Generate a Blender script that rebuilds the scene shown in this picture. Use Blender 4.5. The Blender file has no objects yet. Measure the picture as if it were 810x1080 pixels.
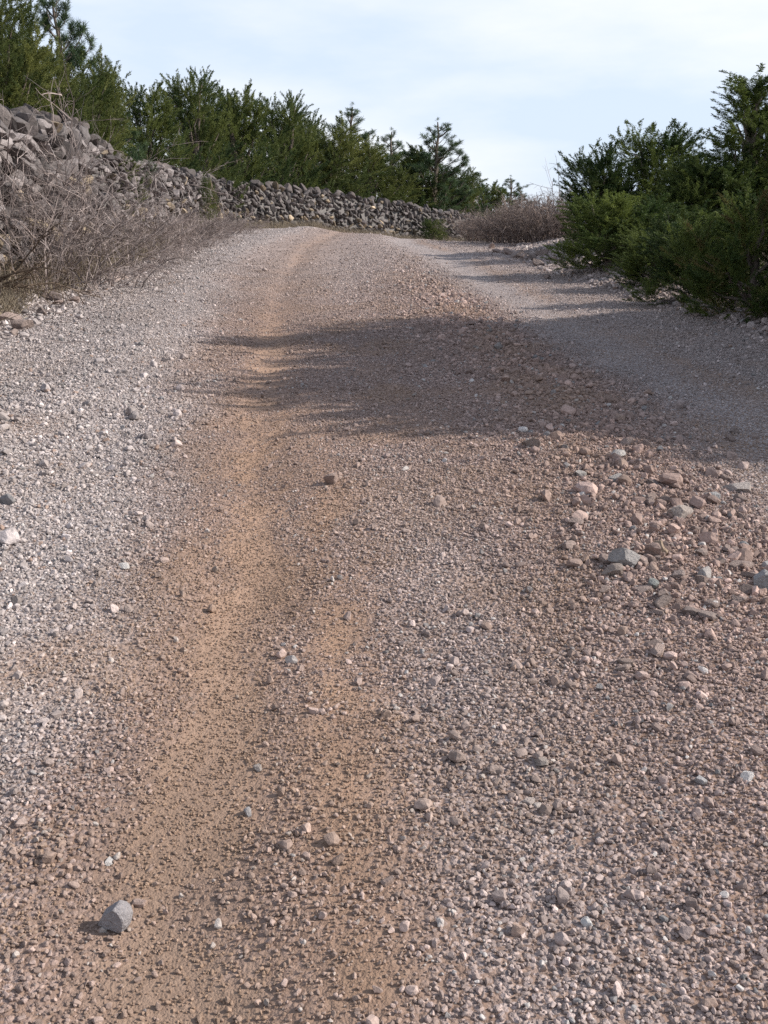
import bpy, bmesh, math, random
import numpy as np
from mathutils import Vector, Matrix

RNG = np.random.default_rng(7)
random.seed(7)
scene = bpy.context.scene
COL = scene.collection
PI = math.pi

# ------------------------------------------------------------------ camera
CAM_H = 1.2
PITCH = math.atan((540 - 254) / 1080.0)          # camera looks slightly down the rising road
cp, sp = math.cos(PITCH), math.sin(PITCH)
cam_d = bpy.data.cameras.new("camera")
cam = bpy.data.objects.new("camera", cam_d)
COL.objects.link(cam)
cam.location = (0, 0, CAM_H)
cam.rotation_euler = (PI / 2 - PITCH, 0, 0)
cam_d.sensor_width = 36
cam_d.lens = 36
cam_d.clip_start = 0.05
cam_d.clip_end = 5000
cam_d.dof.use_dof = True
cam_d.dof.focus_distance = 5.5
cam_d.dof.aperture_fstop = 40
scene.camera = cam


def ray(px, py):
    u = (px - 405) / 1080.0
    v = (540 - py) / 1080.0
    return np.array([u, cp + v * sp, -sp + v * cp])


def at(px, py):
    """ground point (tilted road plane z = 0.05 y) seen at a place of the photograph"""
    d = ray(px, py)
    t = CAM_H / (0.05 * d[1] - d[2])
    return d[0] * t, d[1] * t


def xat(px, Y, z=1.0):
    dep = Y * cp - (z - CAM_H) * sp
    return (px - 405) / 1080.0 * dep


def zat(py, Y):
    d = ray(405, py)
    return CAM_H + Y * d[2] / d[1]


# ------------------------------------------------------------------ noise
def _hash(ix, iy, seed):
    n = (ix.astype(np.int64) * 374761393 + iy.astype(np.int64) * 668265263 + seed * 1274126177) & 0xFFFFFFFF
    n = ((n ^ (n >> 13)) * 1274126177) & 0xFFFFFFFF
    n = n ^ (n >> 16)
    return (n & 0xFFFF) / 65535.0


def vnoise(x, y, seed=0):
    ix = np.floor(x); iy = np.floor(y)
    fx = x - ix; fy = y - iy
    fx = fx * fx * (3 - 2 * fx); fy = fy * fy * (3 - 2 * fy)
    a = _hash(ix, iy, seed); b = _hash(ix + 1, iy, seed)
    c = _hash(ix, iy + 1, seed); d = _hash(ix + 1, iy + 1, seed)
    return a + (b - a) * fx + (c - a) * fy + (a - b - c + d) * fx * fy


def fbm(x, y, seed=0, o=3):
    s = 0; a = 0.5; t = 0
    for k in range(o):
        s = s + a * vnoise(x * 2 ** k, y * 2 ** k, seed + k * 17); t += a; a *= .5
    return s / t


def sstep(a, b, x):
    t = np.clip((x - a) / (b - a), 0, 1)
    return t * t * (3 - 2 * t)


# ------------------------------------------------------------------ layout of the road
_lt = np.array([at(*p) for p in [(185, 1075), (195, 960), (208, 860), (245, 700), (262, 600), (268, 500), (277, 420),
                                 (288, 340), (298, 300), (325, 260), (352, 246)]])
_rt = np.array([at(*p) for p in [(900, 520), (815, 460), (766, 425), (668, 380), (589, 338), (532, 307), (470, 268), (430, 255)]])
_lt = _lt[np.argsort(_lt[:, 1])]; _rt = _rt[np.argsort(_rt[:, 1])]


def x_left(y): return np.interp(y, _lt[:, 1], _lt[:, 0])
def x_right(y): return np.interp(y, _rt[:, 1], _rt[:, 0])
def edge_l(y): return -3.1 - 0.05 * np.clip(y, 0, 32)
def edge_r(y): return np.clip(4.4 - .115 * y, 2.7, 3.5) + np.maximum(0, y - 19) * .12


def H(x, y):
    x = np.asarray(x, float); y = np.asarray(y, float)
    c = np.clip(31 - 2.0 * (x + 2), 24, 32)
    yy = np.clip(y, -40, 90)
    z = 0.05 * yy - 0.052 * np.logaddexp(0, (yy - c) / 1.5) * 1.5
    el = edge_l(y); er = edge_r(y)
    z += 0.38 * sstep(el + .25, el - 1.1, x) + .35 * sstep(el - 2, el - 5, x)
    z += 0.20 * sstep(er - .35, er + .9, x) + .25 * sstep(er + .8, er + 4, x)
    on = sstep(-40, 0, y) * sstep(60, 40, y)
    z += on * (-0.025 * np.exp(-((x - x_left(y)) / .17) ** 2) - .03 * np.exp(-((x - x_right(y)) / .42) ** 2))
    mid = .45 * x_left(y) + .55 * x_right(y)
    z += on * .03 * np.exp(-((x - mid - .1) / .45) ** 2)
    z += on * .07 * np.exp(-((x - (x_left(y) - 1.15)) / .5) ** 2)
    z += on * .05 * (fbm(x * 1.1, y * .8, 3) - .5) + .018 * on * (fbm(x * 5, y * 5, 9) - .5)
    z += .01 * on * (fbm(x * 16, y * 16, 19, 2) - .5)
    off = sstep(el - .2, el - 1.5, x) + sstep(er + .2, er + 1.5, x)
    z += off * .16 * (fbm(x * 1.3, y * 1.3, 31) - .5)
    far = sstep(80, 400, np.hypot(x, y))
    z += far * 6 * (fbm(x * .006, y * .006, 77) - .62)
    return z


def masks(x, y):
    """wheel-track dirt, pale grey gravel of the left windrow, coarse rubble, right track"""
    w = .13 + .010 * np.clip(y, 0, 30) + .04 * sstep(2.2, 1.2, y)
    n = fbm(x * 3, y * 1.2, 41) - .5
    n2 = fbm(x * 9, y * 6, 43) - .5
    dx = x - x_left(y)
    dirt = np.exp(-(np.abs(dx + n * .12) / w) ** 2.6)
    # secondary ochre streak right of the track
    dx2 = dx - .29
    dirt2 = .85 * np.exp(-(dx2 / .12) ** 2) * sstep(.40, .55, fbm(x * 3.1, y * 1.1, 47)) * sstep(6, 3, y)
    rust = np.clip(dirt2 * 1.1, 0, 1) + .35 * np.exp(-(np.abs(dx) / .22) ** 2) * sstep(3, 4.5, y) * sstep(12, 7, y) * sstep(.4, .6, fbm(x * 4, y * .9, 91))
    dirt3 = .9 * sstep(.58, .72, fbm(x * 1.7, y * 1.0, 53)) * sstep(12, 6, y)
    dirt = np.clip(np.maximum(np.maximum(dirt, dirt2), dirt3 * .6) * (1 + .5 * n2), 0, 1)
    dirt = dirt * (1 - .6 * sstep(4, 13, y)) * (.55 + .45 * sstep(.38, .55, fbm(x * 6, y * 3.2, 49)))
    soft = np.exp(-(np.abs(dx) / (w * 2.0)) ** 2)
    wl = .28 + .05 * np.clip(y, 0, 16)
    grey = sstep(-.16, -.16 - wl, dx + .35 * n)
    grey = np.maximum(grey, .55 * sstep(8, 16, y))
    dr = x - x_right(y)
    rtr = np.exp(-(np.abs(dr + n * .35) / .5) ** 2.6)
    grey = np.maximum(grey, .6 * sstep(.1, .6, dr))
    rb = np.exp(-((dr - .35 + n * .2) / .16) ** 2) * sstep(.4, .6, fbm(x, y * .5, 59))
    mid = .35 * x_left(y) + .65 * x_right(y)
    coarse_r = np.exp(-((x - mid - .1) / .6) ** 2) * sstep(1.6, 2.9, y) * sstep(22, 9, y)
    el = edge_l(y)
    near_l = sstep(-.75, -1.25, x) * sstep(10, 5, y)
    coarse_l = np.maximum(near_l * .8, sstep(el + 1.3, el + .2, x))
    verge = np.maximum(sstep(el + .2, el - .5, x), sstep(edge_r(y) + .0, edge_r(y) + .7, x))
    grey = np.maximum(grey, .36 * np.exp(-((dx - .62) / .24) ** 2) * sstep(5, 3, y))
    return dict(rust=rust, dirt=dirt, soft=soft, grey=grey, rtr=rtr, rb=rb, cr=coarse_r, cl=coarse_l, verge=verge)


# ------------------------------------------------------------------ helpers
def new_mesh(name, verts, faces, smooth=False):
    """verts (n,3); faces (m,k) array with k = 3 or 4, or a list of such arrays"""
    if not isinstance(faces, (list, tuple)): faces = [faces]
    faces = [np.asarray(f, np.int32) for f in faces if len(f)]
    me = bpy.data.meshes.new(name)
    me.vertices.add(len(verts))
    me.vertices.foreach_set("co", np.asarray(verts, np.float32).ravel())
    loops = np.concatenate([f.ravel() for f in faces])
    cnt = np.concatenate([np.full(len(f), f.shape[1], np.int32) for f in faces])
    starts = np.concatenate([[0], np.cumsum(cnt)[:-1]]).astype(np.int32)
    me.loops.add(len(loops)); me.loops.foreach_set("vertex_index", loops)
    me.polygons.add(len(cnt)); me.polygons.foreach_set("loop_start", starts)
    me.update(calc_edges=True)
    me.polygons.foreach_set("use_smooth", np.full(len(cnt), smooth, bool))
    me.validate()
    return me


def attr(me, name, vals, typ='FLOAT'):
    a = me.attributes.new(name, typ, 'POINT')
    v = np.asarray(vals, np.float32)
    if typ == 'FLOAT': a.data.foreach_set("value", v.ravel())
    elif typ == 'FLOAT_VECTOR': a.data.foreach_set("vector", v.ravel())
    elif typ == 'FLOAT_COLOR':
        if v.shape[1] == 3: v = np.hstack([v, np.ones((len(v), 1), np.float32)])
        a.data.foreach_set("color", v.ravel())


def link(name, me, mat=None, parent=None, loc=None, rot=None, scl=None):
    o = bpy.data.objects.new(name, me)
    COL.objects.link(o)
    if mat is not None and len(me.materials) == 0: me.materials.append(mat)
    if parent is not None: o.parent = parent
    if loc is not None: o.location = loc
    if rot is not None: o.rotation_euler = rot
    if scl is not None: o.scale = scl
    return o


def tag(o, label=None, cat=None, group=None, kind=None):
    if label: o["label"] = label
    if cat: o["category"] = cat
    if group: o["group"] = group
    if kind: o["kind"] = kind
    return o


def empty(name, loc, rz=0, scl=(1, 1, 1)):
    o = bpy.data.objects.new(name, None)
    o.empty_display_size = .2
    COL.objects.link(o)
    o.location = loc; o.rotation_euler = (0, 0, rz); o.scale = scl
    return o


def norm(v): return v / np.maximum(np.linalg.norm(v, axis=-1, keepdims=True), 1e-9)


def tubes(P, R, sides=3):
    """P (n,k,3) paths, R (n,k) radii -> verts, quads"""
    n, k, _ = P.shape
    T = norm(np.gradient(P, axis=1))
    ref = np.where(np.abs(T[..., 2:3]) > .9, np.array([1., 0, 0]), np.array([0, 0, 1.]))
    U = norm(np.cross(T, ref)); V = np.cross(T, U)
    a = np.arange(sides) * 2 * PI / sides
    ring = (U[:, :, None] * np.cos(a)[None, None, :, None] + V[:, :, None] * np.sin(a)[None, None, :, None])
    vv = P[:, :, None] + ring * R[:, :, None, None]
    idx = np.arange(n * k * sides).reshape(n, k, sides)
    a0 = idx[:, :-1]; a1 = idx[:, 1:]
    q = np.stack([a0, np.roll(a0, -1, 2), np.roll(a1, -1, 2), a1], -1).reshape(-1, 4)
    return vv.reshape(-1, 3), q


def grow(S, D, L, k, wander, droop, rng):
    """curved paths from S along D with length L"""
    n = len(S)
    P = np.zeros((n, k, 3)); P[:, 0] = S
    d = norm(D)
    for i in range(1, k):
        d = norm(d + rng.normal(0, wander, (n, 3)) + np.array([0, 0, -droop]))
        P[:, i] = P[:, i - 1] + d * (L / (k - 1))[:, None]
    return P


def sample_on(P, per, t0, t1, rng):
    n, k, _ = P.shape
    i = np.repeat(np.arange(n), per)
    t = rng.uniform(t0, t1, len(i)) * (k - 1.001)
    j = t.astype(int); f = (t - j)[:, None]
    pos = P[i, j] * (1 - f) + P[i, j + 1] * f
    tan = norm(P[i, j + 1] - P[i, j])
    return pos, tan, i


class Acc:
    """collects pieces of one mesh"""
    def __init__(s): s.v = []; s.f = {3: [], 4: []}; s.n = 0; s.t = []
    def add(s, v, f, tint=None):
        s.v.append(v); s.f[f.shape[1]].append(f + s.n); s.n += len(v)
        if tint is None: tint = np.ones((len(v), 3))
        tint = np.asarray(tint, float)
        if tint.ndim == 1: tint = np.repeat(tint[None], len(v), 0)
        s.t.append(tint)
    def mesh(s, name, smooth=False):
        fs = [np.concatenate(s.f[k]) for k in (3, 4) if s.f[k]]
        me = new_mesh(name, np.concatenate(s.v), fs, smooth)
        attr(me, "tint", np.concatenate(s.t), 'FLOAT_COLOR')
        return me


# ------------------------------------------------------------------ materials
def mat_new(name):
    m = bpy.data.materials.new(name); m.use_nodes = True
    nt = m.node_tree; nt.nodes.clear()
    return m, nt, nt.nodes, nt.links


def nd(nodes, typ, **kw):
    n = nodes.new(typ)
    for k, v in kw.items():
        if k.startswith("i_"): n.inputs[k[2:].replace("_", " ")].default_value = v
        else: setattr(n, k, v)
    return n


def math_n(ns, ls, op, a, b=None, clamp=False):
    n = ns.new("ShaderNodeMath"); n.operation = op; n.use_clamp = clamp
    for i, v in enumerate((a, b)):
        if v is None: continue
        if isinstance(v, (int, float)): n.inputs[i].default_value = v
        else: ls.new(v, n.inputs[i])
    return n.outputs[0]


def mix_c(ns, ls, fac, a, b, mode='MIX'):
    n = ns.new("ShaderNodeMix"); n.data_type = 'RGBA'; n.blend_type = mode
    for s, v in ((n.inputs[0], fac), (n.inputs[6], a), (n.inputs[7], b)):
        if isinstance(v, (int, float)): s.default_value = v
        elif isinstance(v, (tuple, list)): s.default_value = (*v, 1) if len(v) == 3 else v
        else: ls.new(v, s)
    return n.outputs[2]


def ramp(ns, ls, src, pts):
    r = ns.new("ShaderNodeValToRGB"); ls.new(src, r.inputs[0])
    e = r.color_ramp.elements
    while len(e) < len(pts): e.new(.5)
    for i, (p, c) in enumerate(pts):
        e[i].position = p; e[i].color = (*c, 1) if len(c) == 3 else c
    return r.outputs[0]


DIRT = (.325, .222, .155)
GREY = (.385, .345, .338)
BROWN = (.315, .244, .224)


def ground_material():
    m, nt, ns, ls = mat_new("gravel_ground")
    out = nd(ns, "ShaderNodeOutputMaterial"); bs = nd(ns, "ShaderNodeBsdfPrincipled")
    bs.inputs["Roughness"].default_value = .95
    bs.inputs["Specular IOR Level"].default_value = .15
    ls.new(bs.outputs[0], out.inputs[0])
    geo = nd(ns, "ShaderNodeNewGeometry")
    at_ = {}
    for k in ("dirt", "grey", "verge", "rtr", "rb", "soft", "rust"):
        a = nd(ns, "ShaderNodeAttribute", attribute_name=k); at_[k] = a.outputs["Fac"]
    pos = geo.outputs["Position"]
    v1 = nd(ns, "ShaderNodeTexVoronoi", i_Scale=75.0, feature='F1'); ls.new(pos, v1.inputs["Vector"])
    v2 = nd(ns, "ShaderNodeTexVoronoi", i_Scale=210.0, feature='F1'); ls.new(pos, v2.inputs["Vector"])
    nz = nd(ns, "ShaderNodeTexNoise", i_Scale=2.6, i_Detail=6.0, i_Roughness=.65); ls.new(pos, nz.inputs["Vector"])
    nf = nd(ns, "ShaderNodeTexNoise", i_Scale=45.0, i_Detail=5.0, i_Roughness=.7); ls.new(pos, nf.inputs["Vector"])
    base = mix_c(ns, ls, at_["grey"], BROWN, GREY)
    base = mix_c(ns, ls, math_n(ns, ls, 'MULTIPLY', at_["rtr"], .85), base, (.385, .352, .352))
    base = mix_c(ns, ls, math_n(ns, ls, 'MULTIPLY', at_["rb"], .6), base, (.34, .235, .175))
    # single stones as cells of their own colour
    sep = nd(ns, "ShaderNodeSeparateColor"); ls.new(v1.outputs["Color"], sep.inputs[0])
    cell = ramp(ns, ls, sep.outputs[0], [(0, (.62, .60, .60)), (.5, (.95, .95, .95)), (.85, (1.2, 1.18, 1.16)), (1, (1.5, 1.5, 1.5))])
    stone = mix_c(ns, ls, 1.0, base, cell, 'MULTIPLY')
    sxyz = nd(ns, "ShaderNodeSeparateXYZ"); ls.new(pos, sxyz.inputs[0])
    mr = nd(ns, "ShaderNodeMapRange"); ls.new(sxyz.outputs[1], mr.inputs[0]); mr.inputs[1].default_value = 1.5; mr.inputs[2].default_value = 3.4
    dn0 = mix_c(ns, ls, nf.outputs[0], (.19, .127, .093), (.355, .255, .197))
    dn1 = mix_c(ns, ls, nf.outputs[0], (.26, .163, .112), (.47, .325, .243))
    dn = mix_c(ns, ls, mr.outputs[0], dn0, dn1)
    dsum = math_n(ns, ls, 'ADD', at_["dirt"], math_n(ns, ls, 'MULTIPLY', at_["soft"], .25))
    wob = math_n(ns, ls, 'MULTIPLY', math_n(ns, ls, 'SUBTRACT', nf.outputs[0], .5), 1.4)
    dfac = math_n(ns, ls, 'ADD', dsum, math_n(ns, ls, 'MULTIPLY', wob, .6), True)
    # gaps between stones hold dirt, more of it close by the wheel track
    gap = math_n(ns, ls, 'GREATER_THAN', v1.outputs["Distance"], .55)
    dfac = math_n(ns, ls, 'MAXIMUM', dfac, math_n(ns, ls, 'MULTIPLY', gap, math_n(ns, ls, 'SUBTRACT', .75, math_n(ns, ls, 'MULTIPLY', at_["grey"], .45))))
    deep = mix_c(ns, ls, nz.outputs[0], (.165, .097, .066), (.26, .172, .122))     # darker soil between the stones
    dn = mix_c(ns, ls, math_n(ns, ls, 'MULTIPLY', at_["dirt"], 1.3, True), deep, dn)
    col = mix_c(ns, ls, dfac, stone, dn)
    col = mix_c(ns, ls, math_n(ns, ls, 'MULTIPLY', at_["rust"], .36, True), col, mix_c(ns, ls, nf.outputs[0], (.20, .112, .066), (.40, .245, .155)))
    soil = mix_c(ns, ls, nz.outputs[0], (.10, .075, .05), (.24, .20, .15))
    vf = math_n(ns, ls, 'MULTIPLY', at_["verge"], .9, True)
    col = mix_c(ns, ls, vf, col, soil)
    tone = ramp(ns, ls, nz.outputs[0], [(.3, (.84, .84, .84)), (.7, (1.12, 1.12, 1.12))])
    col = mix_c(ns, ls, 1.0, col, tone, 'MULTIPLY')
    ls.new(col, bs.inputs["Base Color"])
    h1 = math_n(ns, ls, 'MULTIPLY', math_n(ns, ls, 'SUBTRACT', .7, v1.outputs["Distance"]), .010)
    h1 = math_n(ns, ls, 'MULTIPLY', h1, math_n(ns, ls, 'SUBTRACT', 1.0, math_n(ns, ls, 'MULTIPLY', dsum, .75, True), True))
    h2 = math_n(ns, ls, 'MULTIPLY', math_n(ns, ls, 'SUBTRACT', .7, v2.outputs["Distance"]), .0016)
    h3 = math_n(ns, ls, 'MULTIPLY', nf.outputs[0], .009)
    hh = math_n(ns, ls, 'ADD', math_n(ns, ls, 'ADD', h1, h2), h3)
    bp = nd(ns, "ShaderNodeBump"); bp.inputs["Strength"].default_value = 1.0; bp.inputs["Distance"].default_value = 1.0
    ls.new(hh, bp.inputs["Height"]); ls.new(bp.outputs[0], bs.inputs["Normal"])
    return m


def stone_material(name, instancer, base=None, spots=True, bump=.25, scale=60., rnd=False):
    m, nt, ns, ls = mat_new(name)
    out = nd(ns, "ShaderNodeOutputMaterial"); bs = nd(ns, "ShaderNodeBsdfPrincipled")
    bs.inputs["Roughness"].default_value = .88
    bs.inputs["Specular IOR Level"].default_value = .25
    ls.new(bs.outputs[0], out.inputs[0])
    if base is None:
        a = nd(ns, "ShaderNodeAttribute", attribute_name="tint")
        a.attribute_type = 'INSTANCER' if instancer else 'GEOMETRY'
        col = a.outputs["Color"]
    else:
        rgb = nd(ns, "ShaderNodeRGB"); rgb.outputs[0].default_value = (*base, 1); col = rgb.outputs[0]
    oi = nd(ns, "ShaderNodeObjectInfo")
    if rnd:
        r = ramp(ns, ls, oi.outputs["Random"], [(0, (.7, .68, .67)), (.35, (.93, .9, .87)), (.7, (1.06, .98, .93)), (1, (1.22, 1.18, 1.14))])
        col = mix_c(ns, ls, 1.0, col, r, 'MULTIPLY')
    tc = nd(ns, "ShaderNodeTexCoord") if instancer else nd(ns, "ShaderNodeNewGeometry")
    p = tc.outputs["Object"] if instancer else tc.outputs["Position"]
    n = nd(ns, "ShaderNodeTexNoise", i_Scale=scale, i_Detail=5.0, i_Roughness=.7); ls.new(p, n.inputs["Vector"])
    t = ramp(ns, ls, n.outputs[0], [(.3, (.72, .71, .70)), (.5, (1, 1, 1)), (.72, (1.28, 1.27, 1.25))])
    col = mix_c(ns, ls, 1.0, col, t, 'MULTIPLY')
    if spots:
        n2 = nd(ns, "ShaderNodeTexNoise", i_Scale=scale * .3, i_Detail=3.0); ls.new(p, n2.inputs["Vector"])
        f = ramp(ns, ls, n2.outputs[0], [(.56, (0, 0, 0)), (.66, (.55, .55, .55))])
        col = mix_c(ns, ls, f, col, (.085, .08, .078))
    ls.new(col, bs.inputs["Base Color"])
    bp = nd(ns, "ShaderNodeBump"); bp.inputs["Strength"].default_value = bump; bp.inputs["Distance"].default_value = .3 / scale
    ls.new(n.outputs[0], bp.inputs["Height"]); ls.new(bp.outputs[0], bs.inputs["Normal"])
    return m


def leaf_material(name, dark, light, transl=.3):
    m, nt, ns, ls = mat_new(name)
    out = nd(ns, "ShaderNodeOutputMaterial")
    a = nd(ns, "ShaderNodeAttribute", attribute_name="tint")
    sep = nd(ns, "ShaderNodeSeparateColor"); ls.new(a.outputs["Color"], sep.inputs[0])
    col = mix_c(ns, ls, sep.outputs[0], dark, light)
    dry = mix_c(ns, ls, sep.outputs[1], col, (.20, .15, .06))
    bs = nd(ns, "ShaderNodeBsdfPrincipled"); bs.inputs["Roughness"].default_value = .62
    bs.inputs["Specular IOR Level"].default_value = .3
    ls.new(dry, bs.inputs["Base Color"])
    tr = nd(ns, "ShaderNodeBsdfTranslucent"); ls.new(dry, tr.inputs[0])
    mx = nd(ns, "ShaderNodeMixShader"); mx.inputs[0].default_value = transl
    ls.new(bs.outputs[0], mx.inputs[1]); ls.new(tr.outputs[0], mx.inputs[2]); ls.new(mx.outputs[0], out.inputs[0])
    return m


def twig_material(name, c0, c1, scale=9.):
    m, nt, ns, ls = mat_new(name)
    out = nd(ns, "ShaderNodeOutputMaterial"); bs = nd(ns, "ShaderNodeBsdfPrincipled")
    bs.inputs["Roughness"].default_value = .85; bs.inputs["Specular IOR Level"].default_value = .2
    ls.new(bs.outputs[0], out.inputs[0])
    a = nd(ns, "ShaderNodeAttribute", attribute_name="tint")
    g = nd(ns, "ShaderNodeNewGeometry")
    n = nd(ns, "ShaderNodeTexNoise", i_Scale=scale, i_Detail=4.0); ls.new(g.outputs["Position"], n.inputs["Vector"])
    c = mix_c(ns, ls, ramp(ns, ls, n.outputs[0], [(.35, (0, 0, 0)), (.65, (1, 1, 1))]), c0, c1)
    c = mix_c(ns, ls, 1.0, c, a.outputs["Color"], 'MULTIPLY')
    ls.new(c, bs.inputs["Base Color"])
    return m


M_GROUND = ground_material()
M_PEB = stone_material("pebble_stone", True, spots=False, bump=.3, scale=2.2)
M_LOOSE = stone_material("loose_limestone", True, base=(.30, .25, .235), spots=False, bump=.6, scale=5.0, rnd=True)
M_WALL = stone_material("lichen_limestone", False, spots=True, bump=.7, scale=26.)
M_CAP = stone_material("cap_limestone", True, base=(.12, .108, .108), spots=True, bump=.7, scale=7., rnd=True)
M_JUN = leaf_material("juniper_needles", (.040, .070, .022), (.135, .16, .042))
M_JUNY = leaf_material("yellow_green_needles", (.065, .092, .026), (.18, .195, .055))
M_PINE = leaf_material("pine_needles", (.038, .072, .036), (.10, .145, .06), .25)
M_RIGHT = leaf_material("dark_juniper_needles", (.028, .053, .015), (.135, .17, .04), .3)
M_RIGHT2 = leaf_material("bright_juniper_needles", (.045, .078, .020), (.175, .215, .05), .32)
M_BARK = twig_material("conifer_bark", (.10, .08, .065), (.20, .165, .14))
M_TWIG = twig_material("bare_twig_bark", (.175, .138, .128), (.325, .275, .258))
M_TWIGR = twig_material("red_brown_twig_bark", (.17, .13, .115), (.29, .235, .21))
M_TWIGD = twig_material("dark_twig_bark", (.085, .062, .045), (.16, .12, .09))
M_STRAW = twig_material("dry_grass_blades", (.22, .18, .13), (.34, .285, .215))

# ------------------------------------------------------------------ ground sheet
def geo_steps(a, b, s0, g):
    out = [a]; s = s0
    while out[-1] < b: out.append(out[-1] + s); s *= g
    return np.array(out)


xs_r = np.concatenate([np.arange(0, 5.0, .028), geo_steps(5.0, 1400, .05, 1.11)])
xs_l = np.concatenate([np.arange(0, 5.6, .028), geo_steps(5.6, 1400, .05, 1.11)])
xs = np.concatenate([-xs_l[:0:-1], xs_r])
ys = np.concatenate([-geo_steps(.2, 500, .1, 1.16)[::-1], geo_steps(-.1, 3.0, .03, 1.0)[:-1], geo_steps(3.0, 70, .03, 1.009), ])
ys = np.concatenate([ys, geo_steps(ys[-1] + 1, 1800, 1.2, 1.12)])
GX, GY = np.meshgrid(xs, ys)
GZ = H(GX, GY)
nv = GX.shape
idx = np.arange(GX.size).reshape(nv)
gf = np.stack([idx[:-1, :-1], idx[:-1, 1:], idx[1:, 1:], idx[1:, :-1]], -1).reshape(-1, 4)
gm = new_mesh("ground", np.stack([GX, GY, GZ], -1).reshape(-1, 3), gf, True)
mk = masks(GX.ravel(), GY.ravel())
for k in ("dirt", "grey", "verge", "rtr", "rb", "soft", "rust"): attr(gm, k, mk[k])
ground = tag(link("ground", gm, M_GROUND), kind="structure")
ground["label"] = "rising gravel road and its stony verges"


# ------------------------------------------------------------------ stones
def ico(sub):
    bm = bmesh.new(); bmesh.ops.create_icosphere(bm, subdivisions=sub, radius=1)
    v = np.array([x.co[:] for x in bm.verts]); f = np.array([[x.index for x in p.verts] for p in bm.faces]); bm.free()
    return v, f


ICO = {k: ico(k) for k in (1, 2, 3, 4)}


def rock(sub, rng, planes=9, squash=(1, .8, .62), dmin=.45, dmax=.8, rough=.03):
    v, f = ICO[sub]; v = v.copy()
    for _ in range(planes):
        n = norm(rng.normal(size=3)); d = rng.uniform(dmin, dmax)
        e = np.maximum(0, v @ n - d); v = v - e[:, None] * n
    if rough:
        v = v * (1 + rng.normal(0, rough, (len(v), 1)))
    return v * np.array(squash), f


rock_col = bpy.data.collections.new("pebble_shapes")
for i in range(14):
    r = np.random.default_rng(100 + i)
    v, f = rock(2, r, 11, (1, r.uniform(.7, .95), r.uniform(.6, .95)), .42, .78, .012)
    me = new_mesh("pebble", v, f, False); me.materials.append(M_PEB)
    rock_col.objects.link(bpy.data.objects.new("pebble", me))


def scatter(y0, y1, dens_max, dens_fn, margin, rng, wl=None):
    out = []
    edges = np.concatenate([[y0], np.arange(math.floor(y0 * 2) / 2 + .5, y1, .5), [y1]])
    for a, b in zip(edges[:-1], edges[1:]):
        if b <= a: continue
        w = b * .40 + .25 + margin
        xl = max(-w, edge_l(a) - 1.2); xr = min(w, edge_r(a) + 1.2)
        n = rng.poisson(dens_max * (b - a) * (xr - xl))
        x = rng.uniform(xl, xr, n); y = rng.uniform(a, b, n)
        k = rng.random(n) < dens_fn(x, y) / dens_max
        out.append(np.stack([x[k], y[k]], -1))
    return np.concatenate(out)


def zone_colour(x, y, rng, dusty):
    m = masks(x, y); n = len(x)
    c = np.array(BROWN)[None] * (1 - m["grey"][:, None]) + np.array(GREY)[None] * m["grey"][:, None]
    c = c * (1 - .7 * m["rtr"][:, None]) + .7 * m["rtr"][:, None] * np.array([.40, .37, .375])
    red = (m["cr"] * .75)[:, None]
    c = c * (1 - red) + red * np.array([.325, .228, .195])
    br = np.clip(rng.lognormal(0, .28, n), .45, 1.9)[:, None]
    c = c * br
    u = rng.random(n)
    white = (u < .035 * (1 if dusty > .38 else .6 if dusty > .3 else .12)); c[white] = np.array([.54, .51, .495]) * rng.uniform(.8, 1.05, (white.sum(), 1))
    rd = (u > .93) & (u < .965); c[rd] = np.array([.34, .25, .21]) * rng.uniform(.8, 1.1, (rd.sum(), 1))
    bl = (u > .965); c[bl] = np.array([.25, .245, .25]) * rng.uniform(.7, 1.2, (bl.sum(), 1))
    c = c * (.8 + .4 * fbm(x * 1.3, y * .9, 83))[:, None]
    d = np.clip(dusty * (.25 + .9 * sstep(.5, .7, fbm(x * 2.3, y * 1.5, 85)) * (1 - .7 * m["grey"]) + .9 * np.maximum(m["dirt"], .45 * m["soft"])), 0, .85)[:, None]
    return c * (1 - d) + d * np.array(DIRT) * rng.uniform(.75, 1.05, (n, 1))


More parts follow.
